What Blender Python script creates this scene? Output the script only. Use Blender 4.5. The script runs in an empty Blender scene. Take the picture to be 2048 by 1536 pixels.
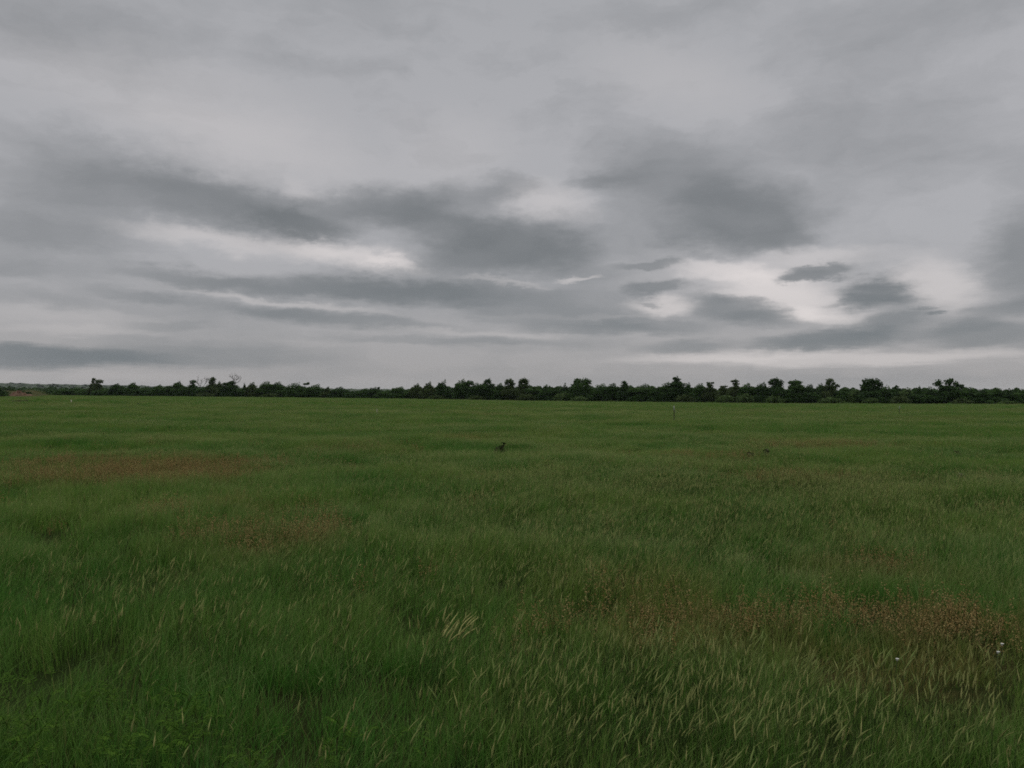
import bpy, math, random
import numpy as np

# ------------------------------------------------------------------ camera, sky, sun, exposure
SC = bpy.context.scene
COL = SC.collection
F_PX, CX, HOR = 1607.0, 1024.0, 787.0          # focal length, centre column and horizon row of the photograph (2048 wide)
CAM_Z = 1.75
cam_d = bpy.data.cameras.new("camera")
cam = bpy.data.objects.new("camera", cam_d)
COL.objects.link(cam)
cam_d.sensor_width = 36.0
cam_d.lens = F_PX / 2048.0 * 36.0
cam_d.clip_start, cam_d.clip_end = 0.05, 20000.0
cam.location = (0, 0, CAM_Z)
cam.rotation_euler = (math.radians(90) + math.atan((HOR - 768.0) / F_PX), 0, 0)
SC.camera = cam

SC.view_settings.view_transform = 'Standard'
SC.view_settings.look = 'None'
SC.view_settings.gamma = 1.0
SC.view_settings.exposure = 0.0
SC.view_settings.use_curve_mapping = False
SC.cycles.max_bounces = 6
SC.cycles.diffuse_bounces = 3
SC.cycles.transmission_bounces = 4
SC.cycles.volume_bounces = 1
SC.cycles.use_denoising = False
SC.cycles.sample_clamp_direct = 1.2
SC.cycles.sample_clamp_indirect = 0.6
SC.cycles.filter_width = 1.7

SUN_EL, SUN_AZ = math.radians(62), math.radians(25)
sun_d = bpy.data.lights.new("sun", 'SUN')
sun = bpy.data.objects.new("sun", sun_d)
COL.objects.link(sun)
sun_d.energy = 1.5
sun_d.angle = math.radians(60)
sun_d.color = (1.0, 0.96, 0.9)
sun.rotation_euler = (math.radians(90) - SUN_EL, 0, math.pi - SUN_AZ)   # light comes from ahead, a little to the right
sun.location = (0, 0, 60)


def sr(v):
    v /= 255.0
    return v / 12.92 if v <= 0.04045 else ((v + 0.055) / 1.055) ** 2.4


def rgb(r, g, b):
    return (sr(r), sr(g), sr(b))


class NT:
    """small helper that adds nodes to one tree"""
    def __init__(s, tree):
        s.t = tree

    def n(s, typ, ins=None, **kw):
        nd = s.t.nodes.new(typ)
        for k, v in kw.items():
            setattr(nd, k, v)
        for k, v in (ins or {}).items():
            sock = nd.inputs[k]
            if hasattr(v, 'is_output'):
                s.t.links.new(v, sock)
            else:
                sock.default_value = v
        return nd

    def m(s, op, a, b=None, c=None, clamp=False):
        ins = {0: a}
        if b is not None:
            ins[1] = b
        if c is not None:
            ins[2] = c
        return s.n('ShaderNodeMath', ins, operation=op, use_clamp=clamp).outputs[0]

    def vm(s, op, a, b=None):
        ins = {0: a}
        if b is not None:
            ins[1] = b
        nd = s.n('ShaderNodeVectorMath', ins, operation=op)
        return nd.outputs['Value'] if op in ('LENGTH', 'DOT_PRODUCT') else nd.outputs[0]

    def noise(s, vec, scale, detail=4.0, rough=0.55, out=0):
        return s.n('ShaderNodeTexNoise', {'Vector': vec, 'Scale': scale, 'Detail': detail, 'Roughness': rough}).outputs[out]

    def ramp(s, v, a, b, lo=0.0, hi=1.0, smooth=True):
        return s.n('ShaderNodeMapRange', {'Value': v, 'From Min': a, 'From Max': b, 'To Min': lo, 'To Max': hi},
                   interpolation_type='SMOOTHSTEP' if smooth else 'LINEAR').outputs[0]

    def mix(s, f, a, b):
        nd = s.t.nodes.new('ShaderNodeMix')
        nd.data_type = 'RGBA'
        nd.clamp_factor = True
        for i, v in ((0, f), (6, a), (7, b)):
            if hasattr(v, 'is_output'):
                s.t.links.new(v, nd.inputs[i])
            elif i == 0:
                nd.inputs[0].default_value = v
            else:
                nd.inputs[i].default_value = (*v[:3], 1)
        return nd.outputs[2]


def azel(px, py):
    u, v = (px - CX) / F_PX, (HOR - py) / F_PX
    return math.atan(u), math.atan(v / math.hypot(1, u))


# cloud banks: centre x, y, half width, half height, tilt, darkness, inner radius of full darkness
DARK = [
    (330, 385, 360, 85, -9, .34, .1), (90, 420, 190, 90, 0, .30, .1), (430, 400, 180, 62, -12, .26, .2),
    (250, 330, 260, 50, -10, .20, .1), (180, 500, 260, 60, 0, .14, .1), (500, 650, 520, 50, 0, .12, .1), (1220, 470, 160, 60, 0, .14, .1), (330, 390, 330, 70, -6, .20, .25), (120, 460, 200, 50, 0, .24, .2), (560, 420, 160, 50, -10, .26, .2),
    (700, 430, 180, 55, -8, .30, .3), (930, 430, 160, 70, -20, .26, .3), (900, 560, 320, 50, -2, .24, .2), (480, 600, 420, 60, -4, .16, .2),
    (1180, 600, 200, 60, 0, .22, .2), (1100, 690, 260, 18, 0, .2, .2), (1560, 690, 120, 18, 0, .2, .2), (1290, 460, 150, 60, -15, .18, .2),
    (790, 405, 210, 58, 0, .50, .25), (600, 438, 125, 26, -4, .45, .3), (1000, 500, 225, 68, 2, .60, .3),
    (880, 450, 170, 55, -18, .40, .2), (1015, 380, 85, 48, 12, .36, .2), (1080, 515, 140, 42, 4, .30, .3),
    (1300, 518, 80, 15, 2, .45, .4), (1320, 573, 78, 19, 5, .55, .4), (1295, 608, 34, 7, 0, .35, .3),
    (1200, 545, 95, 30, 3, .30, .2),
    (1360, 355, 235, 110, -8, .46, .2), (1480, 430, 190, 92, -10, .54, .3), (1250, 355, 110, 40, 0, .22, .2), (1570, 470, 80, 48, -5, .30, .3),
    (1420, 470, 130, 42, -8, .30, .2), (1200, 360, 85, 22, 0, .22, .2), (1350, 300, 140, 55, 0, .18, .1),
    (1628, 550, 98, 20, 2, .62, .45), (1600, 558, 55, 13, 0, .25, .4), (1755, 584, 80, 30, 4, .62, .4), (1700, 600, 62, 8, 6, .40, .3),
    (1775, 606, 75, 17, 6, .45, .4), (1878, 627, 22, 5, 5, .5, .4), (1845, 616, 34, 4, 3, .4, .3),
    (1800, 640, 95, 26, 12, .35, .2), (1765, 575, 48, 16, 0, .25, .3),
    (2060, 500, 105, 125, 10, .55, .2), (2020, 612, 110, 22, 12, .45, .2), (1960, 672, 125, 33, -2, .55, .3),
    (1930, 655, 70, 18, 5, .25, .3),
    (1480, 618, 125, 32, -9, .58, .35), (1430, 590, 60, 16, -8, .30, .2), (1530, 640, 90, 22, -4, .30, .3),
    (1680, 681, 165, 23, 2, .62, .4), (1760, 655, 115, 26, 12, .38, .3),
    (1370, 692, 115, 17, 4, .42, .3), (1190, 658, 185, 18, -2, .46, .3), (1320, 650, 160, 26, 0, .34, .2), (1060, 625, 250, 34, -3, .42, .2),
    (720, 578, 430, 36, -2.5, .48, .3), (760, 583, 260, 27, -3, .35, .3), (380, 552, 190, 27, -4, .34, .3), (1000, 585, 230, 26, -2, .28, .3),
    (680, 643, 270, 20, -3.5, .42, .3), (540, 625, 150, 15, -5, .25, .2),
    (280, 592, 150, 15, -4, .34, .2), (340, 650, 110, 12, 0, .28, .2), (100, 600, 150, 26, -3, .24, .1),
    (60, 535, 170, 32, -3, .30, .1), (850, 683, 330, 12, -1, .30, .2), (420, 690, 350, 14, -1, .18, .2),
    (60, 712, 270, 24, 0, .62, .45), (350, 712, 380, 25, 0, .48, .3), (1700, 300, 330, 150, 0, .18, .1),
    (1900, 250, 260, 140, 0, .14, .1), (1850, 20, 340, 100, 0, .30, .1), (1250, 620, 300, 60, 0, .10, .1),
    (100, 40, 280, 100, -10, .26, .1), (720, -20, 300, 70, 0, .14, .1), (1300, 30, 260, 60, 4, .14, .1), (560, 130, 160, 40, -12, .10, .1), (1180, 500, 260, 70, -4, .16, .1), (1130, 380, 60, 30, 0, .14, .1), (450, 80, 240, 80, -5, .07, .1), (1080, 240, 150, 40, 0, .08, .1),
    (700, 140, 250, 60, -6, .06, .1), (1650, 760, 700, 22, 0, .16, .1), (700, 745, 420, 30, 0, .16, .1),
]
BRIGHT = [
    (690, 500, 185, 36, -11, .58, .1), (440, 476, 240, 28, -3, .38, .1), (790, 522, 80, 14, -14, .35, .2),
    (1070, 405, 100, 58, 0, .26, .1), (1130, 420, 70, 50, 0, .14, .1),
    (1450, 540, 130, 26, -10, .50, .2), (1560, 592, 150, 48, -12, .58, .2), (1640, 632, 130, 20, -6, .40, .2),
    (1880, 565, 95, 58, -25, .46, .2), (1640, 515, 160, 30, 0, .30, .1), (1500, 560, 330, 80, -8, .16, .1),
    (1320, 612, 90, 22, 3, .55, .3), (1150, 552, 60, 8, 4, .5, .3), (1700, 718, 430, 16, 0, .42, .2),
    (1450, 712, 300, 14, 2, .3, .2), (100, 752, 330, 16, 0, .10, .2), (150, 636, 260, 24, -2, .14, .1),
    (560, 604, 260, 9, -6, .26, .2), (1000, 565, 110, 7, -4, .30, .2), (600, 380, 45, 28, 0, .16, .1),
    (520, 300, 330, 80, -5, .18, .1), (330, 190, 420, 90, -6, .14, .1), (900, 300, 180, 90, 0, .12, .1), (1340, 150, 240, 80, -14, .13, .1), (150, 660, 170, 9, 0, .14, .2),
    (900, 665, 300, 8, -2, .16, .2), (1170, 635, 260, 6, -1, .14, .2),
]


def build_world():
    w = bpy.data.worlds.new("World")
    SC.world = w
    w.use_nodes = True
    w.cycles.sampling_method = 'MANUAL'
    w.cycles.sample_map_resolution = 512
    t = w.node_tree
    t.nodes.clear()
    N = NT(t)
    sky = N.n('ShaderNodeTexSky', sky_type='NISHITA', sun_disc=False, sun_elevation=SUN_EL, sun_rotation=SUN_AZ)
    d = N.n('ShaderNodeTexCoord').outputs['Generated']
    s = N.n('ShaderNodeSeparateXYZ', {0: d})
    x, y, z = s.outputs
    hor = N.m('SQRT', N.m('ADD', N.m('MULTIPLY', x, x), N.m('MULTIPLY', y, y)))
    az = N.m('ARCTAN2', x, y)
    el = N.m('ARCTAN2', z, hor)
    k = N.m('ADD', N.m('MAXIMUM', z, 0.0), 0.07)
    p = N.n('ShaderNodeCombineXYZ', {0: N.m('DIVIDE', x, k), 1: N.m('DIVIDE', y, k), 2: 0.0}).outputs[0]
    base = N.n('ShaderNodeCombineXYZ', {0: az, 1: el, 2: 0.0}).outputs[0]
    # ragged cloud edges: the angular position is pushed about by noise laid out on the cloud deck
    damp = N.ramp(el, 0.0, 0.22, 0.30, 1.0)

    def push(vec, amp, scale, detail):
        nz = N.vm('SUBTRACT', N.noise(p, scale, detail, 0.6, 1), (0.5, 0.5, 0.5))
        off = N.vm('MULTIPLY', nz, (amp * 1.7, amp, 0))
        sc = N.n('ShaderNodeVectorMath', {0: off, 'Scale': damp}, operation='SCALE').outputs[0]
        return N.vm('ADD', vec, sc)
    q = push(base, 0.032, 1.1, 3.0)
    q = push(q, 0.016, 4.0, 5.0)
    lump = N.vm('SUBTRACT', N.noise(N.vm('MULTIPLY', base, (8.0, 17.0, 0)), 1.0, 7.0, 0.68, 1), (0.5, 0.5, 0.5))
    lump = N.vm('MULTIPLY', lump, (0.105, 0.058, 0))
    q = N.vm('ADD', q, N.n('ShaderNodeVectorMath', {0: lump, 'Scale': damp}, operation='SCALE').outputs[0])

    def blob(q, bx, by, hw, hh, rot):
        a, e = azel(bx, by)
        sc = (hw / F_PX, hh / F_PX, 1.0)
        mp = N.n('ShaderNodeMapping', {'Vector': q, 'Location': (a, e, 0), 'Rotation': (0, 0, math.radians(rot)), 'Scale': sc}, vector_type='TEXTURE')
        return N.vm('LENGTH', mp.outputs[0])
    def bank(table, kx, ky, dark):
        acc, qq = None, q
        for i, (bx, by, hw, hh, rot, amt, inner) in enumerate(table):
            if i and i % 12 == 0:                    # keeps the node evaluation in order (the shader stack is small)
                qq = N.vm('ADD', q, N.m('MULTIPLY', acc, 1e-7))
            r = blob(qq, bx, by, hw * kx, hh * ky, rot)
            v = N.ramp(r, 1.0, inner, 1.0, 1.0 - min(0.9, amt * 0.97)) if dark else N.ramp(r, 1.0, inner, 0.0, amt)
            acc = v if acc is None else N.m('MULTIPLY' if dark else 'ADD', acc, v)
        return acc
    T = bank(DARK, 1.12, 1.15, True)
    G = bank(BRIGHT, 1.1, 1.15, False)
    G = N.m('MULTIPLY', N.m('MINIMUM', G, 1.0), N.ramp(T, 0.3, 0.85, 0.12, 1.0))
    streak = N.noise(N.vm('MULTIPLY', q, (5.0, 34.0, 1)), 1.0, 5.0, 0.6)
    puff = N.noise(N.vm('MULTIPLY', q, (6.5, 11.0, 1)), 1.0, 7.0, 0.6)
    front = N.ramp(y, 0.35, 0.75)
    deck = N.ramp(N.noise(p, 0.55, 6.0, 0.6), 0.42, 0.62, 1.0, 0.55)       # the rest of the sky, behind and overhead
    T = N.n('ShaderNodeMix', {0: front, 2: deck, 3: T}).outputs[0]
    G = N.m('MULTIPLY', G, front)
    T = N.m('MULTIPLY', T, N.m('ADD', 0.36, N.m('MULTIPLY', N.m('ADD', streak, N.m('MULTIPLY', puff, 2.2)), 0.40)))
    low = N.ramp(el, 0.0, 0.20, 0.0, 1.0)
    light = N.mix(low, rgb(161, 159, 160), rgb(173, 173, 176))
    top = N.ramp(el, 0.30, 0.52, 0.0, 1.0)
    light = N.mix(top, light, rgb(166, 167, 170))
    dark = N.mix(low, rgb(97, 107, 114), rgb(92, 97, 99))
    c = N.mix(T, dark, light)
    c = N.mix(G, c, rgb(226, 219, 217))
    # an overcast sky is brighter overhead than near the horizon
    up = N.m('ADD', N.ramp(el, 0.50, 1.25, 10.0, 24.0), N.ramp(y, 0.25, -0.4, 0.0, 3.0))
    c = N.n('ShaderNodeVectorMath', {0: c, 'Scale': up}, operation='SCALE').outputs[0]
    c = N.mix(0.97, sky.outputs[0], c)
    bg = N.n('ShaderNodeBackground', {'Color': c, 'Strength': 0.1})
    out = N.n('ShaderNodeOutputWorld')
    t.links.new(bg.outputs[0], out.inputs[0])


build_world()

# ------------------------------------------------------------------ lie of the land
XS = [-400, 97, 512, 768, 1024, 1200, 1348, 1536, 2048, 2600]
EDGE_Y = [791.0, 792.5, 796.5, 799.2, 803.2, 805.6, 807.2, 809.2, 811.6, 813.5]   # far edge of the field, in photograph rows
EDGE_D = [480, 450, 412, 386, 360, 342, 328, 310, 262, 235]                      # its distance ahead of the camera, metres


def smooth(a, b, v):
    t = np.clip((np.asarray(v, float) - a) / (b - a), 0, 1)
    return t * t * (3 - 2 * t)


def edge(px):
    D = np.interp(px, XS, EDGE_D)
    return D, CAM_Z - (np.interp(px, XS, EDGE_Y) - HOR) / F_PX * D


_rs = np.random.RandomState(7)
_W = [(wl, _rs.rand() * 6.283, _rs.rand() * 6.283) for wl in np.repeat([23, 14, 9, 5.3, 3.1, 1.7, 0.9], 3)]


def waves(x, y, wmin, wmax):
    s, n = 0.0, 0
    for wl, a, ph in _W:
        if wmin <= wl <= wmax:
            k = 6.283 / wl
            s = s + np.sin(k * (x * math.cos(a) + y * math.sin(a)) + ph + 1.3 * np.sin(k * 0.37 * (x * math.sin(a) - y * math.cos(a)) + ph * 2))
            n += 1
    return s / max(1, n) ** 0.5


def ground_z(x, y, bumps=True):
    x, y = np.asarray(x, float), np.asarray(y, float)
    th = np.arctan2(x, y)
    u = np.tan(np.clip(th, -0.75, 0.75))
    px = CX + u * F_PX
    D, zt = edge(px)
    r = np.where(np.abs(th) < 0.75, y, np.hypot(x, y) * 0.73)
    z = zt * np.clip(r / D, 0, 1) * smooth(2.4, 1.0, np.abs(th))
    z = z + 3.2 * smooth(0.60 * D, 1.02 * D, r) * smooth(112, 60, px) * smooth(1.4, 0.8, np.abs(th))
    z = z + smooth(150, 60, px) * smooth(900, 2500, r) * 3.0
    if bumps:
        far = smooth(0.80 * D, 0.5 * D, r) * smooth(4, 25, r)
        z = z + 0.065 * waves(x, y, 8, 30) * far + 0.022 * waves(x, y, 2, 7) * smooth(120, 40, r)
    return z


def ground_at(px, py, h=0.0):
    """point of the field seen at a pixel of the photograph, h metres above the soil"""
    u = (px - CX) / F_PX
    D, zt = edge(px)
    d = (CAM_Z - h) / ((py - HOR) / F_PX + zt / D)
    return u * d, d


def at_depth(px, py, d):
    return (px - CX) / F_PX * d, d, CAM_Z + (HOR - py) / F_PX * d


# ------------------------------------------------------------------ building helpers
def mesh_np(name, verts, faces, attrs=None, smooth_shade=False):
    """verts (n,3); faces: list of integer arrays (m,k); attrs: name -> per-vertex float"""
    me = bpy.data.meshes.new(name)
    verts = np.asarray(verts, np.float32)
    faces = [np.asarray(f, np.int32) for f in faces if len(f)]
    me.vertices.add(len(verts))
    me.vertices.foreach_set('co', verts.ravel())
    if faces:
        loops = np.concatenate([f.ravel() for f in faces])
        sizes = np.concatenate([np.full(len(f), f.shape[1], np.int32) for f in faces])
        me.loops.add(len(loops))
        me.loops.foreach_set('vertex_index', loops)
        me.polygons.add(len(sizes))
        me.polygons.foreach_set('loop_start', np.concatenate([[0], np.cumsum(sizes)[:-1]]).astype(np.int32))
        me.polygons.foreach_set('loop_total', sizes)
        if smooth_shade:
            me.polygons.foreach_set('use_smooth', np.ones(len(sizes), bool))
    for k, v in (attrs or {}).items():
        v = np.asarray(v, np.float32)
        if v.ndim == 2:
            a = me.attributes.new(k, 'FLOAT_VECTOR', 'POINT')
            a.data.foreach_set('vector', v.ravel())
        elif k.endswith('_id'):
            a = me.attributes.new(k, 'INT', 'POINT')
            a.data.foreach_set('value', v.astype(np.int32))
        else:
            a = me.attributes.new(k, 'FLOAT', 'POINT')
            a.data.foreach_set('value', v)
    me.update(calc_edges=True)
    me.validate()
    return me


def obj(name, me, mat=None, parent=None, loc=None):
    o = bpy.data.objects.new(name, me)
    COL.objects.link(o)
    if mat is not None and me is not None:
        me.materials.append(mat)
    if parent is not None:
        o.parent = parent
    if loc is not None:
        o.location = loc
    return o


def tag(o, label=None, cat=None, group=None, kind=None):
    for k, v in (('label', label), ('category', cat), ('group', group), ('kind', kind)):
        if v:
            o[k] = v
    return o


class Geo:
    """collects pieces of one mesh"""
    def __init__(s):
        s.v, s.q, s.t, s.a, s.b, s.n = [], [], [], [], [], 0

    def add(s, v, quads=None, tris=None, a=None, b=0.5):
        v = np.asarray(v, float)
        s.v.append(v)
        s.a.append(np.zeros(len(v)) if a is None else np.broadcast_to(np.asarray(a, float), (len(v),)))
        s.b.append(np.broadcast_to(np.asarray(b, float), (len(v),)))
        if quads is not None and len(quads):
            s.q.append(np.asarray(quads) + s.n)
        if tris is not None and len(tris):
            s.t.append(np.asarray(tris) + s.n)
        s.n += len(v)

    def mesh(s, name, smooth_shade=False):
        f = []
        if s.q:
            f.append(np.concatenate(s.q))
        if s.t:
            f.append(np.concatenate(s.t))
        return mesh_np(name, np.concatenate(s.v), f, {'along': np.concatenate(s.a), 'shade': np.concatenate(s.b)}, smooth_shade)

    def tube(s, pts, radii, sides=6, a=None, b=0.5, cap=True):
        pts = np.asarray(pts, float)
        n = len(pts)
        tang = np.gradient(pts, axis=0)
        tang /= np.linalg.norm(tang, axis=1)[:, None] + 1e-9
        ref = np.array([1.0, 0.13, 0.07]) if abs(tang[0][0]) < 0.8 else np.array([0.1, 1.0, 0.07])
        e1 = np.cross(tang, ref)
        e1 /= np.linalg.norm(e1, axis=1)[:, None]
        e2 = np.cross(tang, e1)
        ang = np.arange(sides) / sides * 2 * math.pi
        ring = pts[:, None, :] + np.asarray(radii)[:, None, None] * (np.cos(ang)[None, :, None] * e1[:, None, :] + np.sin(ang)[None, :, None] * e2[:, None, :])
        i = np.arange(n - 1)[:, None] * sides
        j = np.arange(sides)[None, :]
        k = (j + 1) % sides
        quads = np.stack([i + j, i + k, i + sides + k, i + sides + j], -1).reshape(-1, 4)
        al = np.linspace(0, 1, n) if a is None else np.broadcast_to(a, (n,))
        v = ring.reshape(-1, 3)
        tris = None
        av = np.repeat(al, sides)
        if cap:
            v = np.vstack([v, pts[:1], pts[-1:]])
            av = np.concatenate([av, [al[0], al[-1]]])
            c0, c1 = n * sides, n * sides + 1
            jj = np.arange(sides)
            kk = (jj + 1) % sides
            top = (n - 1) * sides
            tris = np.vstack([np.stack([np.full(sides, c0), kk, jj], 1), np.stack([np.full(sides, c1), top + jj, top + kk], 1)])
        s.add(v, quads, tris, av, b)

    def leaves(s, cen, nrm, size, rs, b=None, aspect=1.5):
        """one irregular kite-shaped leaf clump at every point"""
        cen = np.asarray(cen, float)
        m = len(cen)
        nrm = nrm / (np.linalg.norm(nrm, axis=1)[:, None] + 1e-9)
        ref = rs.normal(size=(m, 3))
        e1 = np.cross(nrm, ref)
        e1 /= np.linalg.norm(e1, axis=1)[:, None] + 1e-9
        e2 = np.cross(nrm, e1)
        sz = np.broadcast_to(size, (m,)) * (0.55 + 0.9 * rs.rand(m))
        L = (sz * aspect * 0.5)[:, None]
        W = (sz * 0.5)[:, None]
        j = lambda: 0.7 + 0.6 * rs.rand(m, 1)
        v = np.stack([cen - e1 * L * j(), cen + e2 * W * j() + nrm * W * 0.3, cen + e1 * L * j(), cen - e2 * W * j() + nrm * W * 0.3], 1).reshape(-1, 3)
        quads = np.arange(m * 4).reshape(m, 4)
        b = rs.rand(m) if b is None else b
        s.add(v, quads, None, None, np.repeat(b, 4))


def material(name):
    m = bpy.data.materials.new(name)
    m.use_nodes = True
    m.node_tree.nodes.clear()
    return m, NT(m.node_tree)


def finish(m, N, color, rough=0.8, trans=0.0, spec=0.2, bump=None):
    """leaf-like or earthy surface; trans is the share of light let through"""
    ins = {'Base Color': color, 'Roughness': rough, 'Specular IOR Level': spec}
    if bump is not None:
        ins['Normal'] = bump
    sh = N.n('ShaderNodeBsdfPrincipled', ins).outputs[0]
    if trans:
        tr = N.n('ShaderNodeBsdfTranslucent', {'Color': color}).outputs[0]
        sh = N.n('ShaderNodeMixShader', {0: trans, 1: sh, 2: tr}).outputs[0]
    out = N.n('ShaderNodeOutputMaterial')
    m.node_tree.links.new(sh, out.inputs[0])
    return m


# dry, rusty patches of the field: photograph x, y, half width, half height, strength
RUST = [
    (250, 938, 235, 30, 0.60), (90, 922, 110, 20, 0.40), (400, 950, 70, 14, 0.7), (470, 1010, 60, 14, 0.7), (600, 1062, 110, 17, 0.65), (480, 1085, 110, 42, 0.30),
    (1780, 1258, 360, 52, 1.0), (2010, 1240, 150, 50, .7), (1400, 1225, 250, 38, 0.65), (1740, 1118, 140, 30, 0.5), (1930, 1225, 160, 32, 0.85), (1300, 1160, 170, 30, 0.3),
    (1640, 884, 150, 9, 0.4), (1600, 1240, 270, 34, 0.75), (965, 1000, 45, 8, 0.45), (1010, 1240, 60, 18, 0.45), (1250, 1180, 120, 18, 0.4),
    (930, 872, 60, 6, 0.35), (1830, 837, 170, 3.0, 0.35), (640, 806, 60, 2.2, 0.4), (1430, 910, 160, 9, 0.25), (960, 830, 110, 3.5, 0.3),
    (1600, 950, 130, 13, 0.25), (130, 801, 90, 3, 0.35), (700, 900, 160, 10, .15), (440, 1075, 110, 60, 0.25),
]
RUST_W = []
for px_, py_, hw_, hh_, am_ in RUST:
    x_, d_ = ground_at(px_, py_, 0.20)
    d0_, d1_ = ground_at(px_, py_ + hh_, 0.20)[1], ground_at(px_, py_ - hh_, 0.20)[1]
    RUST_W.append((x_, 0.5 * (d0_ + d1_), hw_ / F_PX * d_, 0.5 * (d1_ - d0_), am_))


def rust_at(x, y):
    s = np.zeros(np.shape(x))
    wx = 0.5 * waves(x, y, 2, 6)
    for cx_, cy_, a_, b_, am_ in RUST_W:
        r = np.hypot((x + wx - cx_) / (a_ * 1.1), (y + wx - cy_) / (b_ * 1.1))
        s = np.maximum(s, am_ * smooth(1.15, 0.1, r))
    return s


def field_group():
    g = bpy.data.node_groups.new('field tint', 'ShaderNodeTree')
    for nm in ('rust', 'tone', 'fine', 'dry'):
        g.interface.new_socket(nm, in_out='OUTPUT', socket_type='NodeSocketFloat')
    N = NT(g)
    pos = N.n('ShaderNodeNewGeometry').outputs['Position']
    flat = N.vm('MULTIPLY', pos, (1, 1, 0))
    wob = N.vm('MULTIPLY', N.vm('SUBTRACT', N.noise(flat, 0.55, 5, 0.65, 1), (0.5, 0.5, 0.5)), (4.0, 4.0, 0))
    q = N.vm('ADD', flat, wob)
    R = None
    for cx_, cy_, a_, b_, am_ in RUST_W:
        mp = N.n('ShaderNodeMapping', {'Vector': q, 'Location': (cx_, cy_, 0), 'Scale': (a_ * 1.15, b_ * 1.15, 1)}, vector_type='TEXTURE')
        v = N.ramp(N.vm('LENGTH', mp.outputs[0]), 1.15, 0.2, 0.0, am_)
        R = v if R is None else N.m('MAXIMUM', R, v)
    fine = N.noise(flat, 5.0, 5, 0.7)
    R = N.m('MULTIPLY', R, N.ramp(fine, 0.30, 0.62, 0.25, 1.0))
    tone = N.noise(q, 0.22, 6, 0.62)
    dry = N.noise(N.vm('MULTIPLY', q, (0.35, 1.0, 0)), 0.09, 6, 0.68)
    go = N.n('NodeGroupOutput')
    for i, v in enumerate((R, tone, fine, dry)):
        g.links.new(v, go.inputs[i])
    return g


FIELD = field_group()


def field_nodes(N):
    return N.n('ShaderNodeGroup', node_tree=FIELD).outputs


def attr(N, name):
    return N.n('ShaderNodeAttribute', attribute_name=name).outputs['Fac']


def mat_grass():
    m, N = material('grass blades')
    rust, tone, fine, dry = field_nodes(N)
    al, sh = attr(N, 'along'), attr(N, 'shade')
    lush = N.mix(N.ramp(tone, 0.40, 0.62), (0.046, 0.162, 0.020), (0.138, 0.226, 0.040))
    cool = N.mix(N.ramp(fine, 0.45, 0.70, 0, 0.6), lush, (0.060, 0.180, 0.046))
    c = N.mix(N.m('MULTIPLY', sh, 0.5), cool, (0.124, 0.236, 0.042))
    straw = N.m('MULTIPLY', N.ramp(al, 0.55, 1.0), N.ramp(dry, 0.34, 0.62, 0.04, 0.75))
    c = N.mix(straw, c, (0.52, 0.48, 0.23))
    dead = N.ramp(sh, 0.90, 0.93)
    c = N.mix(N.m('MULTIPLY', dead, 0.5), c, (0.19, 0.135, 0.06))
    c = N.mix(N.m('MULTIPLY', rust, N.ramp(al, 0.05, 0.6, 0.20, 0.88)), c, (0.245, 0.180, 0.068))
    return finish(m, N, c, 0.6, 0.38, 0.08)


def mat_heads():
    m, N = material('seed heads')
    rust, tone, fine, dry = field_nodes(N)
    al, sh = attr(N, 'along'), attr(N, 'shade')
    pale = N.mix(sh, (0.21, 0.275, 0.085), (0.43, 0.42, 0.165))
    c = N.mix(N.ramp(al, 0.40, 0.60), (0.075, 0.115, 0.035), pale)
    c = N.mix(N.m('MULTIPLY', rust, 0.55), c, (0.22, 0.125, 0.05))
    return finish(m, N, c, 0.8, 0.3, 0.02)


def mat_rusty():
    m, N = material('rusty weed heads')
    al, sh = attr(N, 'along'), attr(N, 'shade')
    top = N.mix(sh, (0.28, 0.180, 0.066), (0.38, 0.295, 0.130))
    c = N.mix(N.ramp(al, 0.25, 0.55), (0.075, 0.075, 0.025), top)
    return finish(m, N, c, 0.8, 0.25, 0.05)


def mat_broad():
    m, N = material('broad weed leaves')
    al, sh = attr(N, 'along'), attr(N, 'shade')
    c = N.mix(sh, (0.042, 0.100, 0.012), (0.078, 0.142, 0.020))
    return finish(m, N, c, 0.75, 0.35, 0.02)


def mat_ground():
    m, N = material('soil and thatch')
    rust, tone, fine, dry = field_nodes(N)
    pos = N.n('ShaderNodeNewGeometry').outputs['Position']
    c = N.mix(fine, (0.010, 0.014, 0.005), (0.022, 0.026, 0.009))
    c = N.mix(N.ramp(tone, 0.4, 0.7), c, (0.018, 0.034, 0.009))
    c = N.mix(N.m('MULTIPLY', rust, 0.7), c, (0.050, 0.036, 0.015))
    # rough pasture on the rise past the far left corner of the field
    yy = N.n('ShaderNodeSeparateXYZ', {0: pos}).outputs[1]
    rough = N.noise(N.vm('MULTIPLY', pos, (0.10, 0.03, 0)), 1.0, 6, 0.65)
    past = N.mix(N.ramp(rough, 0.35, 0.65), (0.036, 0.046, 0.018), (0.072, 0.060, 0.032))
    c = N.mix(N.ramp(yy, 255, 300), c, past)
    return finish(m, N, c, 1.0, 0.0, 0.0)


def mat_leaf(name, dark, light):
    m, N = material(name)
    pos = N.n('ShaderNodeNewGeometry').outputs['Position']
    sh = attr(N, 'shade')
    c = N.mix(sh, dark, light)
    c = N.mix(N.ramp(N.noise(pos, 0.45, 3), 0.35, 0.65, 0.0, 0.5), c, tuple(v * 1.4 for v in light))
    return finish(m, N, c, 0.7, 0.25, 0.06)


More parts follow.
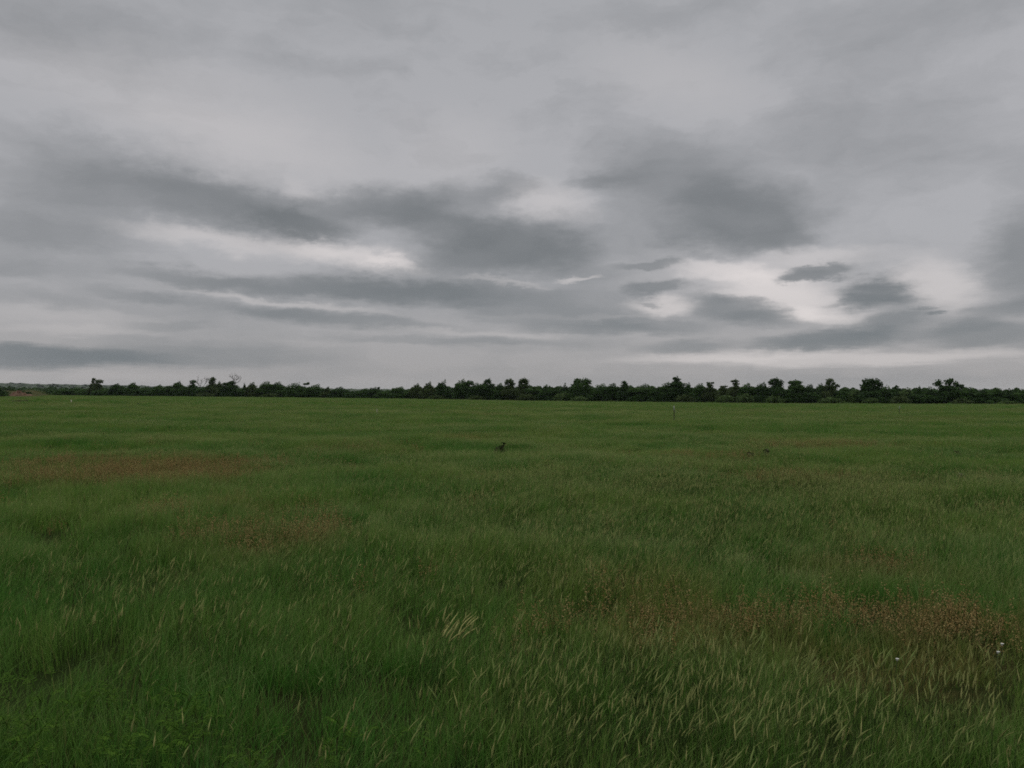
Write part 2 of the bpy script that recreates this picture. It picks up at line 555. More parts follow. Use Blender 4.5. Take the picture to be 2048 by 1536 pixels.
def mat_plain(name, c1, c2, scale=8.0, rough=0.85, bump=0.0):
    m, N = material(name)
    obc = N.n('ShaderNodeTexCoord').outputs['Object']
    nz = N.noise(obc, scale, 5, 0.6)
    c = N.mix(N.ramp(nz, 0.3, 0.7), c1, c2)
    b = N.n('ShaderNodeBump', {'Strength': bump, 'Height': nz}).outputs[0] if bump else None
    return finish(m, N, c, rough, 0.0, 0.25, b)


M_GRASS, M_HEADS, M_RUSTY, M_BROAD, M_GROUND = mat_grass(), mat_heads(), mat_rusty(), mat_broad(), mat_ground()
M_LEAF = [mat_leaf('dark foliage', (0.015, 0.036, 0.010), (0.042, 0.080, 0.022)),
          mat_leaf('mid foliage', (0.020, 0.048, 0.012), (0.055, 0.102, 0.026)),
          mat_leaf('olive foliage', (0.030, 0.050, 0.016), (0.068, 0.096, 0.032)),
          mat_leaf('pale foliage', (0.038, 0.068, 0.020), (0.084, 0.130, 0.040)),
          mat_leaf('dull brown foliage', (0.034, 0.036, 0.020), (0.066, 0.066, 0.036))]
M_BARK = mat_plain('bark', (0.030, 0.024, 0.018), (0.070, 0.058, 0.044), 3.0, 0.95, 0.4)
M_DEADWOOD = mat_plain('weathered dead wood', (0.085, 0.075, 0.065), (0.16, 0.145, 0.13), 3.0, 0.95, 0.4)
M_DARKWEED = mat_plain('withered dark weed', (0.036, 0.044, 0.015), (0.076, 0.084, 0.032), 20.0)
M_POST = mat_plain('painted steel post', (0.022, 0.026, 0.014), (0.050, 0.045, 0.026), 14.0, 0.7)
M_WHITE = mat_plain('white plastic', (0.32, 0.34, 0.28), (0.44, 0.46, 0.40), 9.0, 0.6)
M_PALEWOOD = mat_plain('bleached wood', (0.26, 0.24, 0.18), (0.40, 0.37, 0.30), 9.0, 0.9)
M_PETAL = mat_plain('white petals', (0.42, 0.42, 0.38), (0.52, 0.52, 0.48), 60.0, 0.7)
M_STEM = mat_plain('green stem', (0.05, 0.085, 0.025), (0.08, 0.12, 0.04), 30.0)
M_REDSOIL = mat_plain('red clay', (0.085, 0.040, 0.026), (0.115, 0.072, 0.044), 0.7, 0.95, 0.5)
M_BRUSH = mat_plain('old brushwood', (0.030, 0.026, 0.016), (0.075, 0.060, 0.040), 1.5, 0.95)
M_HILL = mat_plain('wooded hillside', (0.020, 0.036, 0.016), (0.042, 0.060, 0.030), 0.02, 0.95)

# ------------------------------------------------------------------ ground sheet and hills
def build_ground():
    th = np.concatenate([np.radians(np.linspace(-44, 44, 331)), np.radians(np.linspace(46, 314, 68))])
    r = np.concatenate([[0.0], np.geomspace(0.8, 7000, 230)])
    TH, R = np.meshgrid(th, r[1:])
    x, y = np.sin(TH) * R, np.cos(TH) * R
    z = ground_z(x, y)
    v = np.vstack([[0, 0, 0], np.stack([x, y, z], -1).reshape(-1, 3)])
    n, k = len(th), len(r) - 1
    i = np.arange(k - 1)[:, None] * n + 1
    j = np.arange(n)[None, :]
    j2 = (j + 1) % n
    quads = np.stack([i + j, i + n + j, i + n + j2, i + j2], -1).reshape(-1, 4)
    tris = np.stack([np.zeros(n, int), 1 + np.arange(n), 1 + (np.arange(n) + 1) % n], 1)
    o = obj('ground', mesh_np('ground', v, [quads, tris], None, True), M_GROUND)
    tag(o, kind='structure')


build_ground()


def build_hills():
    d = 2700.0
    px = np.arange(-500, 2700, 3.0)
    top = np.interp(px, [-500, 0, 60, 125, 230, 310, 450, 700, 790, 1000, 2700], [766, 767, 768.6, 770.2, 771.6, 773.4, 776, 779, 779.4, 781.5, 783.5])
    x = (px - CX) / F_PX * d
    zt = CAM_Z + (HOR - top) / F_PX * d
    rs = np.random.RandomState(3)
    rows = []
    K = 16
    for i in range(K):
        f = i / (K - 1)
        prof = math.sin(min(1.0, f * 1.25) * math.pi / 2) if f <= 0.8 else 1.0 - 0.9 * ((f - 0.8) / 0.2) ** 2
        yy = 1900 + f * 1000
        bump = rs.normal(size=len(px)) * 1.0 + 1.4 * np.sin(px * 0.21 + i) + 1.6 * np.sin(px * 0.083 + 2 * i)
        rows.append(np.stack([x * (yy / d), np.full_like(x, yy) + rs.normal(size=len(px)) * 12, -3 + (zt + 3) * prof + bump * min(1, f * 6)], 1))
    v = np.concatenate(rows)
    n = len(px)
    i = np.arange(K - 1)[:, None] * n
    j = np.arange(n - 1)[None, :]
    q = np.stack([i + j, i + j + 1, i + n + j + 1, i + n + j], -1).reshape(-1, 4)
    tag(obj('hills', mesh_np('hills', v, [q], None, True), M_HILL), kind='structure')


build_hills()


# ------------------------------------------------------------------ trees
def lobe_points(rs, c, r, n, shell=0.55):
    d = rs.normal(size=(n, 3))
    d /= np.linalg.norm(d, axis=1)[:, None]
    rad = shell + (1 - shell) * rs.rand(n) ** 0.6
    lump = 1 + 0.16 * np.sin(d[:, 0] * 7 + c[0]) + 0.16 * np.sin(d[:, 2] * 8 + c[1] * 2) + 0.1 * np.sin(d[:, 1] * 9)
    return np.asarray(c) + d * np.asarray(r) * (rad * lump)[:, None], d


def limb(g, a, b, r0, r1, rs, n=6, wob=0.06, sides=5):
    a, b = np.asarray(a, float), np.asarray(b, float)
    t = np.linspace(0, 1, n)[:, None]
    L = np.linalg.norm(b - a)
    p = a + (b - a) * t + rs.normal(size=(n, 3)) * wob * L * np.sin(t * math.pi)
    g.tube(p, np.linspace(r0, r1, n), sides)
    return p


def tree(name, px, top, wpx, label, cat='tree', mat=1, back=0.0, style='full', seed=None, lobes=None, leaf=0.35, group='trees along the far edge of the field', base=None):
    """a tree whose crown tops out at a given row; lobes, if given, are (dx px, y px, half w px, half h px)"""
    rs = np.random.RandomState(seed if seed is not None else int(px * 7 + top))
    D, zb = edge(px)
    D = D + back
    x, y, zt = at_depth(px, top, D)
    zb = float(ground_z(x, y, False)) if base is None else base
    m = D / F_PX                                     # metres per photograph pixel
    h, w = zt - zb, wpx * m
    root = obj(name, None, loc=(x, y, zb))
    tag(root, label, cat, group)
    L = []                                            # lobes in local metres: centre, radii, leaf count share
    if lobes:
        for dx, ly, hw, hh in lobes:
            cz = CAM_Z + (HOR - ly) / F_PX * D - zb
            L.append(((dx * m, rs.uniform(-.3, .3) * hw * m, cz), (hw * m * 1.1, hw * m, hh * m * 1.12), 1.0))
        if style == 'sparse':                         # the lower crown that ties the heads to the wood below
            ww = max(3.0, w * 0.42)
            L.append(((rs.uniform(-.15, .15) * w, 0.5, h * 0.50), (ww, ww, h * 0.20), 1.0))
            for k in (-1, 1):
                L.append(((k * rs.uniform(.15, .4) * w, rs.uniform(-.5, .5), h * rs.uniform(.58, .68)), (ww * .62, ww * .62, h * 0.11), 0.7))
    if style in ('full', 'round', 'point'):
        up = 0.30 if style != 'point' else 0.42
        L.append(((0, 0, h * (1 - up)), (w * 0.50, w * 0.5, h * up * 0.96), 1.0))
        for k in range(3):
            s = 1 if k % 2 else -1
            ww = w * rs.uniform(0.36, 0.52)
            L.append(((s * w * rs.uniform(.22, .45), rs.uniform(-.3, .3) * w, h * rs.uniform(.54, .72)), (ww, ww, h * rs.uniform(.14, .20)), 0.6))
    if style != 'top' and style != 'bare':
        for k in range(5):                            # the skirt of lower boughs that closes the wood's edge
            a = (k - 2) / 2.0
            ww = max(w * rs.uniform(.34, .5), 2.0)
            L.append(((a * max(w, 4.0) * 0.55, -rs.uniform(.2, .9) * 2, h * rs.uniform(.18, .48)), (ww, ww, h * rs.uniform(.16, .24)), 0.8))
    g = Geo()
    for c, r, share in L:
        area = 4 * math.pi * ((r[0] * r[2]) ** 0.8 * (r[0] * r[1]) ** 0.2) * 0.8
        n = int(min(1300, max(40, area * 3.4 / (leaf * leaf)))) if style != 'sparse' else int(min(700, max(24, area * 2.0 / (leaf * leaf))))
        p, d = lobe_points(rs, c, r, n, 0.5 if style != 'sparse' else 0.2)
        p[:, 2] = np.maximum(p[:, 2], 0.15)
        g.leaves(p, d + rs.normal(size=p.shape) * 0.6 + (0, 0, 0.25), leaf, rs, b=np.clip(rs.rand(n) * 0.7 + 0.3 * rs.rand(), 0, 1))
    if L:
        obj('crown', g.mesh('crown'), M_LEAF[mat], root)
    t = Geo()
    r0 = 0.022 * h + 0.08
    if style == 'bare':
        return root, h, w, rs, m
    spine = limb(t, (0, 0, -0.2), (L[0][0][0] * 0.6, 0, h * 0.72), r0, r0 * 0.4, rs, 8, 0.02, 7)
    for c, r, share in L[:7]:
        if c[2] > h * 0.3:
            a = spine[np.argmin(np.abs(spine[:, 2] - c[2] * 0.62))]
            limb(t, a, (c[0], c[1], c[2] + r[2] * 0.3), r0 * 0.4, r0 * 0.08, rs)
    obj('trunk', t.mesh('trunk', True), M_BARK, root)
    return root


def dead_tree(px, top, label, branches, back=2.0, seed=1):
    """leafless tree; branches are polylines of (dx, row) in photograph pixels"""
    rs = np.random.RandomState(seed)
    D, zb = edge(px)
    D += back
    x, y, zt = at_depth(px, top, D)
    zb = float(ground_z(x, y, False))
    m = D / F_PX
    root = obj('dead_tree', None, loc=(x, y, zb))
    tag(root, label, 'dead tree', 'leafless trees standing out of the wood')
    g = None
    trunk_done = False
    for line in branches:
        pts = np.array([(dx * m, rs.uniform(-.5, .5), CAM_Z + (HOR - r) / F_PX * D - zb) for dx, r in line])
        if not trunk_done:
            pts[0, 2] = -0.2
        t = np.linspace(0, 1, len(pts) * 3)
        P = np.stack([np.interp(t, np.linspace(0, 1, len(pts)), pts[:, k]) for k in range(3)], 1)
        P[1:-1] += rs.normal(size=P[1:-1].shape) * 0.08
        g = Geo()
        r0 = 0.26 if not trunk_done else 0.13
        g.tube(P, np.linspace(r0, 0.05, len(P)), 6)
        if trunk_done or len(branches) == 1:
            for k in range(2, len(P)):                # twigs
                for s in range(2):
                    v = rs.normal(size=3) * (0.7, 0.7, 0.4) + (0, 0, 0.8)
                    limb(g, P[k], P[k] + v * rs.uniform(.5, 1.2), 0.05, 0.02, rs, 4, 0.08, 4)
        obj('trunk' if not trunk_done else 'branch', g.mesh('wood', True), M_DEADWOOD, root)
        trunk_done = True
    return root


T = tree
# --- left stretch, as far as the dip in the wood
T('tree', 104, 780.5, 22, 'low dark tree at the left end of the wood', mat=0, leaf=.5)
T('tree', 126, 778.5, 26, 'low dark bushy tree second from the left end of the wood', mat=1, leaf=.5)
T('tree', 152, 777.5, 28, 'low rounded dark tree left of the thin ragged tree', mat=0, leaf=.5)
T('tree', 192, 756, 18, 'thin ragged tree standing alone above the left part of the wood', 'tree', 2, 0, 'sparse',
  lobes=[(-5, 758.5, 4, 2.5), (-6, 764, 3, 4), (2, 763, 3, 3), (8, 763, 5.5, 4), (0, 771, 9, 4)], leaf=.45)
T('tree', 176, 778, 26, 'low dark tree at the foot of the thin ragged tree', mat=1, leaf=.5)
T('tree', 212, 778, 28, 'low green tree between the thin ragged tree and a dark dome', mat=1, leaf=.5)
T('tree', 234, 768, 17, 'dark dome shaped tree right of the thin ragged tree', mat=0)
T('tree', 266, 766, 17, 'taller twin of the dark dome, with a flat broken top', mat=1)
T('tree', 292, 776.5, 28, 'low tree filling the gap right of two dark domes', mat=0)
T('tree', 319, 770.5, 16, 'small tree with a blunt top at the start of the higher wood', mat=1)
T('tree', 340, 771.5, 22, 'squat dark tree just left of a pointed tree with a side bough', mat=0)
T('tree', 358, 763.5, 13, 'pointed tree with one bough held out to its left', 'tree', 1, lobes=[(-5, 768, 5, 1.8)])
T('tree', 387, 760.5, 11, 'slim tree with a mushroom shaped head beside bare branches', 'tree', 0, 0, 'sparse', lobes=[(0, 763, 6, 3), (-3, 766, 4, 2), (0, 770, 3, 4)])
dead_tree(398, 754, 'bare forked dead tree between the mushroom headed tree and a leaning snag',
          [[(2, 790), (2, 772), (0, 768)], [(0, 772), (-3, 766), (-2, 754)], [(2, 772), (6, 764), (5, 761)], [(0, 768), (-6, 765), (-9, 762)]], seed=5)
dead_tree(410, 757, 'pale leafless snag leaning right, left of the oval tree on a thin trunk',
          [[(-5, 790), (-4, 774), (0, 768)], [(0, 768), (2, 760), (-2, 757)], [(0, 768), (5, 762), (7, 757)], [(2, 761), (5, 757)]], seed=9)
T('tree', 425, 755.5, 13, 'oval crowned tree raised on a thin bare trunk', 'tree', 2, 0, 'sparse', lobes=[(0, 761, 6.5, 6), (-2, 765, 5, 3), (2, 758, 4, 3)])
T('tree', 438.5, 763.5, 8, 'narrow upright tree touching the right side of the oval crowned tree', mat=2)
T('tree', 412, 774, 30, 'low dark tree at the foot of the leafless snags', mat=0)
T('tree', 374, 774, 26, 'low dark tree under the mushroom headed tree', mat=0)
T('tree', 459, 765, 24, 'broad flat topped tree in front of the tallest bare dead tree', 'tree', 0, 0, 'full', lobes=[(-7, 768, 7, 2.5), (4, 766, 7, 3)])
dead_tree(470, 749, 'tallest leafless dead tree, its bare branches fanned like a broom',
          [[(0, 790), (0, 770), (-1, 763)], [(-1, 766), (-4, 757), (-6, 751)], [(-1, 763), (-1, 755), (1, 749)], [(0, 765), (4, 757), (4, 750)],
           [(0, 768), (9, 762), (13, 755)], [(-2, 760), (-8, 755), (-10, 753)], [(2, 760), (7, 758), (7, 753)]], back=3, seed=12)
T('tree', 489, 766.5, 4, 'very narrow pole like tree right of the broom shaped dead tree', 'tree', 0, 0, 'full')
T('tree', 505, 765.5, 15, 'small domed tree two places right of the broom shaped dead tree', mat=2)
T('tree', 533, 763.5, 23, 'wide domed tree, left of a pair of equal height', mat=1)
T('tree', 557, 764.5, 21, 'wide domed tree, right of a pair of equal height', mat=0)
T('tree', 590, 766.5, 34, 'broad low tree with thin branches sticking out at its right', 'tree', 1, lobes=[(22, 768, 6, 1.6), (26, 766, 2, 1.4)])
T('tree', 632, 770, 28, 'wide shallow domed tree near the left side of the dip', mat=1)
T('tree', 656, 774.5, 9, 'small tufted tree between two shallow domes', mat=2)
T('tree', 680, 774.5, 25, 'last shallow domed tree left of the dip showing far hills', mat=0)
T('tree', 706, 782.5, 24, 'lowest tree of the wood, in the dip with hills behind', mat=0)
T('tree', 729, 778, 20, 'low tree in the right half of the dip', mat=1)
T('tree', 748, 775.5, 22, 'low tree with a small tuft on top, on the right of the dip', 'tree', 0, lobes=[(9, 776, 2.2, 2)])
T('tree', 774, 781.5, 26, 'second lowest tree, in the small notch before the wood climbs', mat=1)
# --- the wood climbs
T('tree', 800, 774.5, 25, 'squat rounded tree at the start of the climbing row', mat=1)
T('tree', 834, 768.5, 17, 'first of three stepped trees climbing to the right', mat=2)
T('tree', 858, 765.5, 17, 'middle of three stepped trees climbing to the right', mat=2)
T('tree', 887, 762.5, 19, 'pointed crown, last and highest of three stepped trees', 'tree', 0, 0, 'point')
T('tree', 925, 759.5, 22, 'tall tree with a sloping right shoulder in the high middle wood', 'tree', 1, lobes=[(14, 766, 8, 4)])
T('tree', 952, 767, 22, 'lower tree filling between two tall crowns of the middle wood', mat=0)
T('tree', 976, 759.5, 25, 'tall tree with a knobbed top in the high middle wood', 'tree', 0, lobes=[(0, 762, 6, 3)])
T('tree', 1000, 767.5, 16, 'lower tree left of two tall open crowned neighbours', mat=1)
T('tree', 1019, 758.5, 16, 'tall tree with an open gappy crown, left of a pair', 'tree', 2, 0, 'sparse', lobes=[(0, 762, 8, 4), (-5, 766, 5, 4), (5, 768, 6, 5)])
T('tree', 1047, 756.5, 19, 'tall open crowned tree, right and higher of a pair', 'tree', 2, 0, 'sparse', lobes=[(1, 761, 9, 5), (-6, 766, 5, 5), (6, 766, 5, 5), (0, 772, 10, 6)])
T('tree', 1072, 772.5, 30, 'low flat tree right of the tall open crowned pair', mat=1)
T('tree', 1092, 770.5, 13, 'small bump topped tree in the low stretch before the conical tree', mat=0)
T('tree', 1112, 775, 26, 'lowest tree of the stretch before the conical tree', mat=0)
T('tree', 1130, 768, 9, 'small dark conical tree left of a broad square shouldered crown', 'tree', 0, 0, 'point')
T('tree', 1164, 758.5, 33, 'broad square shouldered tree standing high in the middle', 'tree', 1, lobes=[(-9, 763, 8, 5), (9, 763, 8, 5), (-10, 759, 2.5, 2)])
T('tree', 1203, 769, 32, 'wide tree sloping up to a small raised head', mat=1)
T('tree', 1226, 768, 24, 'low domed tree under the small raised head', mat=0)
T('tree', 1249, 762.5, 9, 'thin stemmed tree with a small cap shaped head', 'tree', 0, 0, 'sparse', lobes=[(-1, 764.5, 5, 2.3), (2, 768, 4, 3), (1, 772, 8, 4)])
T('tree', 1288, 769.5, 36, 'long low domed tree right of the cap headed tree', mat=1)
T('tree', 1316, 775, 24, 'low tree in the notch left of the antler topped tree', mat=0)
T('tree', 1333, 766.5, 22, 'domed tree leaning against the antler topped tree', mat=1)
T('tree', 1353, 755.5, 14, 'tall tree with an antler like tuft above a wide crown', 'tree', 0, 0, 'full', lobes=[(-3, 757, 4.5, 2.2), (3, 759, 4.5, 2), (0, 763, 3, 4), (2, 769, 15, 5)])
T('tree', 1376, 768, 18, 'lower tree right of the antler topped tree', mat=0)
T('tree', 1400, 768.5, 25, 'smooth domed tree left of a thin see through tree', mat=1)
T('tree', 1420, 764.5, 15, 'thin see through tree with a forked top', 'tree', 2, 0, 'sparse', lobes=[(-3, 767, 4.5, 2.4), (5, 766, 4.5, 2), (0, 772, 6, 5)])
T('tree', 1447, 771.5, 13, 'small ragged tree midway between two see through trees', 'tree', 2, 0, 'sparse', lobes=[(-3, 773.5, 4, 2), (4, 773, 4, 2), (0, 778, 8, 4)])
T('tree', 1470, 759.5, 14, 'taller see through tree narrowing downward like a vase', 'tree', 2, 0, 'sparse', lobes=[(2, 762, 6, 3), (-5, 763, 3.5, 2), (2, 768, 6, 4), (2, 775, 5, 5)])
T('tree', 1494, 768.5, 23, 'smooth domed tree right of the vase shaped tree', mat=1)
T('tree', 1525, 766.5, 24, 'rounded tree joined to the left of a big gappy dome', mat=0)
T('tree', 1551, 757.5, 25, 'big dome shaped tree with sky showing through its left side', 'tree', 0, 0, 'sparse', lobes=[(0, 760, 9, 3.5), (-9, 765, 6, 5), (9, 766, 8, 6), (2, 768, 9, 5)])
T('tree', 1590, 762.5, 24, 'flat headed tree like a table between two gaps', 'tree', 1, 0, 'full', lobes=[(-5, 765, 8, 3), (6, 765, 8, 3)])
T('tree', 1620, 769.5, 19, 'low round headed tree right of the flat headed tree', mat=0)
T('tree', 1642, 768, 14, 'low knobbed tree touching a tall tree with a drooping bough', mat=1)
T('tree', 1661, 757.5, 16, 'tall tree with a loose head and a bough drooping right', 'tree', 2, 0, 'sparse', lobes=[(0, 761, 7, 4.5), (-4, 766, 5, 4), (6, 767, 4, 3), (14, 772, 5, 3), (0, 774, 9, 5)])
T('tree', 1690, 776.5, 26, 'low tree sloping down into the notch right of the drooping bough', mat=1)
T('tree', 1712, 780, 22, 'lowest tree of the right hand wood, in a notch before the largest crown', mat=3)
T('tree', 1742, 758.5, 38, 'largest crown of the right hand wood, made of several round clumps', 'tree', 0, 0, 'sparse',
  lobes=[(-10, 764, 8, 6), (2, 761, 7, 4), (10, 764, 8, 6), (18, 769, 6, 5), (-14, 772, 7, 6), (0, 770, 9, 6), (8, 775, 14, 5), (-8, 777, 12, 5)], leaf=.45)
T('tree', 1772, 773.5, 24, 'low tree at the right foot of the largest clumped crown', mat=1)
T('tree', 1792, 773, 18, 'low tree with a single thin sprig above it', 'tree', 0, lobes=[(0, 773, 1.8, 1.8)])
T('tree', 1814, 777.5, 26, 'low flat tree between the sprig topped tree and a small bump', mat=3)
T('tree', 1837, 774.5, 15, 'small bump topped tree in the low stretch of the right hand wood', mat=0)
T('tree', 1858, 776, 24, 'low tree at the left foot of the three lobed tree', mat=1)
T('tree', 1897, 758, 36, 'three lobed tree with sky between its rounded heads', 'tree', 0, 0, 'sparse',
  lobes=[(-22, 768, 8, 5.5), (-18, 763, 4, 3), (0, 764, 8.5, 6), (6, 760, 4, 3), (15, 768, 6, 4.5), (24, 772, 6, 3.5), (-6, 776, 16, 4), (14, 777, 14, 4)], leaf=.45)
T('tree', 1938, 776.5, 28, 'low tree directly right of the three lobed tree', mat=1)
T('tree', 1965, 779, 28, 'very low flat tree two places right of the three lobed tree', mat=0)
T('tree', 1992, 778, 28, 'low smooth domed tree near the right end of the wood', mat=1)
T('tree', 2018, 779.5, 24, 'low tree between the smooth dome and the right end of the wood', mat=0)
T('tree', 2042, 781, 26, 'low tree at the right end of the wood in view', mat=1)


def shrub(px, top, wpx, label, mat=3, d=None, zb=None, name='shrub', group='pale shrubs at the foot of the wood', leaf=.36, cat='shrub', fwd=5.0):
    rs = np.random.RandomState(int(px * 3 + top))
    if d is None:
        D, _ = edge(px)
        d = D - fwd
    x, y, zt = at_depth(px, top, d)
    zb = float(ground_z(x, y, False)) if zb is None else zb
    h, w = max(zt - zb, 0.3), wpx * d / F_PX
    root = obj(name, None, loc=(x, y, zb))
    tag(root, label, cat, group)
    g, st = Geo(), Geo()
    for k in range(6):
        a = (k - 2.5) / 2.5
        r = w * rs.uniform(.20, .30)
        c = (a * w * 0.34, rs.uniform(-.3, .3) * w * .6, h * (0.62 - 0.25 * abs(a)) * rs.uniform(.8, 1.1))
        p, dd = lobe_points(rs, c, (r, r, h * 0.36), int(60 + 60 * (w / (leaf * 10))), 0.4)
        p[:, 2] = np.maximum(p[:, 2], 0.06)
        g.leaves(p, dd + rs.normal(size=p.shape) * .7 + (0, 0, .3), leaf, rs)
        limb(st, (c[0] * .2, 0, -0.05), c, 0.02 * h + 0.012, 0.008, rs)
    obj('foliage', g.mesh('foliage'), M_LEAF[mat], root)
    obj('stem', st.mesh('stem', True), M_BARK, root)
    return root


shrub(1055, 785, 40, 'wide dull green shrub at the wood edge below the tall open crowned pair', 2)
shrub(1128, 783, 44, 'pale green shrub in front of the small conical tree', 3)
shrub(1160, 791, 34, 'low pale green shrub below the broad square shouldered tree', 3, fwd=7)
shrub(1370, 787, 36, 'dull green shrub right of the foot of the antler topped tree', 2)
shrub(1452, 788, 40, 'wide pale shrub left of another under the see through trees', 3)
shrub(1490, 786, 36, 'pale shrub with a tall middle under the vase shaped tree', 3)
shrub(1548, 790, 36, 'low pale shrub at the foot of the big gappy dome', 3)
shrub(1660, 792, 44, 'pale shrub below the tall tree with the drooping bough', 3)
shrub(1742, 794, 30, 'small pale shrub under the largest clumped crown', 3)
shrub(1800, 790, 36, 'dull olive shrub under the low sprig topped tree', 2)
shrub(1925, 796, 36, 'low olive shrub right of the three lobed tree', 2)
shrub(2012, 800, 30, 'low bright shrub at the wood foot near the right end', 3)
shrub(955, 789, 36, 'dull green shrub in front of the high middle wood', 2)
shrub(873, 788, 34, 'dull green shrub below the three stepped trees', 2)
shrub(545, 785, 44, 'wide dull green shrub in front of the pair of equal domes', 2)
shrub(410, 783, 40, 'dull green shrub in front of the leafless snags', 2)


def leaf_band(name, px0, px1, D_off, depth, top_fn, n, leaf, mat, D_fn=None, label=None, seed=4, base_drop=0.0):
    rs = np.random.RandomState(seed)
    px = rs.uniform(px0, px1, n)
    D = (edge(px)[0] if D_fn is None else D_fn(px)) + D_off + rs.rand(n) * depth
    x = (px - CX) / F_PX * D
    zb = ground_z(x, D, False) - base_drop
    zt = CAM_Z + (HOR - top_fn(px)) / F_PX * D
    zt = zb + (zt - zb) * (0.93 + 0.07 * np.sin(px * 0.31) + 0.06 * np.sin(px * 0.13 + 1))
    z = zb + (zt - zb) * (1 - rs.rand(n) ** 1.25)
    nr = rs.normal(size=(n, 3)) * 0.8 + (0, -0.5, 0.5)
    g = Geo()
    g.leaves(np.stack([x, D, z], 1), nr, leaf, rs)
    o = obj(name, g.mesh(name), mat)
    tag(o, label, 'woods', kind='stuff')
    return o


leaf_band('undergrowth', 97, 2330, 6, 14, lambda p: np.interp(p, [97, 300, 690, 790, 900, 2048], [781, 775, 783, 782, 772, 779]), 60000, 0.75, M_LEAF[0],
          label='dark undergrowth filling the wood behind the front trees')
leaf_band('distant_woods', -160, 330, 0, 120, lambda p: np.interp(p, [-160, 0, 50, 110, 200, 330], [773, 775, 778, 777, 778, 779]) + 1.6 * np.sin(p * 0.23) + 1.2 * np.sin(p * .61),
          16000, 2.2, M_LEAF[0], D_fn=lambda p: np.full_like(p, 850.0), label='far woods beyond the rough pasture at the left edge', seed=8)

# ------------------------------------------------------------------ rough corner at the far left
def mound():
    x, y, _ = at_depth(36, 800, 330)
    zb = float(ground_z(x, y, False))
    rs = np.random.RandomState(2)
    n, k = 40, 12
    v = [(0, 0, 1.75)]
    for i in range(1, k):
        f = i / (k - 1)
        for j in range(n):
            a = j / n * 2 * math.pi
            lump = 1 + 0.26 * math.sin(3 * a + 1) + 0.1 * math.sin(7 * a) + 0.06 * rs.normal()
            v.append((math.cos(a) * 5.2 * f * lump, math.sin(a) * 3.6 * f * lump, 1.5 * (1 - f) ** 0.9 * (1 + 0.30 * rs.normal()) + 0.35 * (1 - f) * math.sin(5 * a + 9 * f) - 0.25 * f))
    v[0] = (0.3, 0, 1.7)
    tris = [(0, 1 + j, 1 + (j + 1) % n) for j in range(n)]
    q = [(1 + i * n + j, 1 + (i + 1) * n + j, 1 + (i + 1) * n + (j + 1) % n, 1 + i * n + (j + 1) % n) for i in range(k - 2) for j in range(n)]
    o = obj('dirt_mound', mesh_np('dirt_mound', v, [np.array(q), np.array(tris)], None, True), M_REDSOIL, loc=(x, y, zb))
    tag(o, 'low uneven mound of bare red clay at the far left corner of the field', 'dirt mound')


mound()


def brush_pile(px, py, wpx, hpx, label):
    x, d = ground_at(px, py)
    zb = float(ground_z(x, d, False))
    rs = np.random.RandomState(int(px) + 4)
    m = d / F_PX
    w, h = wpx * m, hpx * m
    root = obj('brush_pile', None, loc=(x, d, zb))
    tag(root, label, 'brush pile')
    g = Geo()
    for k in range(120):
        a = rs.uniform(-.5, .5) * w
        p0 = np.array((a, rs.uniform(-1, 1), rs.rand() * h * 0.7 * (1 - abs(a / w) * 1.3)))
        v = rs.normal(size=3) * (1.2, 0.8, 0.35)
        limb(g, p0 - v * .6, p0 + v * .6, 0.05, 0.015, rs, 4, 0.06, 4)
    obj('sticks', g.mesh('sticks', True), M_BRUSH, root)
    g = Geo()
    p = np.stack([rs.uniform(-.5, .5, 700) * w, rs.uniform(-1, 1, 700), np.zeros(700)], 1)
    p[:, 2] = rs.rand(700) * h * (1 - (np.abs(p[:, 0] / w) * 2) ** 2 * .8)
    g.leaves(p, rs.normal(size=p.shape) + (0, 0, .4), 0.22, rs)
    obj('dead_leaves', g.mesh('dead_leaves'), M_BRUSH, root)


brush_pile(46, 808, 64, 7, 'long low heap of dark brushwood in front of the red clay mound')
G_LOW = 'small dark bushes around the clay mound'
shrub(46, 781.5, 11, 'small dark round bush just above the red clay mound', 0, d=345, group=G_LOW, cat='bush', name='bush', leaf=.3)
shrub(57, 783, 10, 'small dark bush right of and behind the red clay mound', 0, d=360, group=G_LOW, cat='bush', name='bush', leaf=.3)
shrub(25, 779, 12, 'small dark bush left of and beyond the red clay mound', 1, d=430, group=G_LOW, cat='bush', name='bush', leaf=.35)
tree('sapling', 1, 777, 5, 'slim dark sapling cut by the left edge of the picture', 'tree', 0, -140, 'sparse', lobes=[(0, 780, 3, 4), (1, 791, 3, 6), (-1, 786, 2, 5)], leaf=.3, group='')
for px_, py_, w_, l_ in ((215, 809, 16, 'low dark bush left of two on the far left field edge'),
                         (256, 808, 18, 'low spreading dark bush between two smaller ones on the far left field'),
                         (279, 812.5, 14, 'lowest dark bush at the right of three on the far left field')):
    x_, d_ = ground_at(px_, py_)
    shrub(px_, py_ - 6, w_, l_, 1, d=d_, group='low bushes on the far left of the field', cat='bush', name='bush', leaf=.16)

# ------------------------------------------------------------------ posts and stakes in the field
def box(g, c, s, rz=0.0):
    sx, sy, sz = (v / 2 for v in s)
    v = np.array([(a * sx, b * sy, e * sz) for e in (-1, 1) for a, b in ((-1, -1), (1, -1), (1, 1), (-1, 1))])
    r = np.array([[math.cos(rz), -math.sin(rz), 0], [math.sin(rz), math.cos(rz), 0], [0, 0, 1]])
    g.add(v @ r.T + np.asarray(c), [(0, 3, 2, 1), (4, 5, 6, 7), (0, 1, 5, 4), (1, 2, 6, 5), (2, 3, 7, 6), (3, 0, 4, 7)])


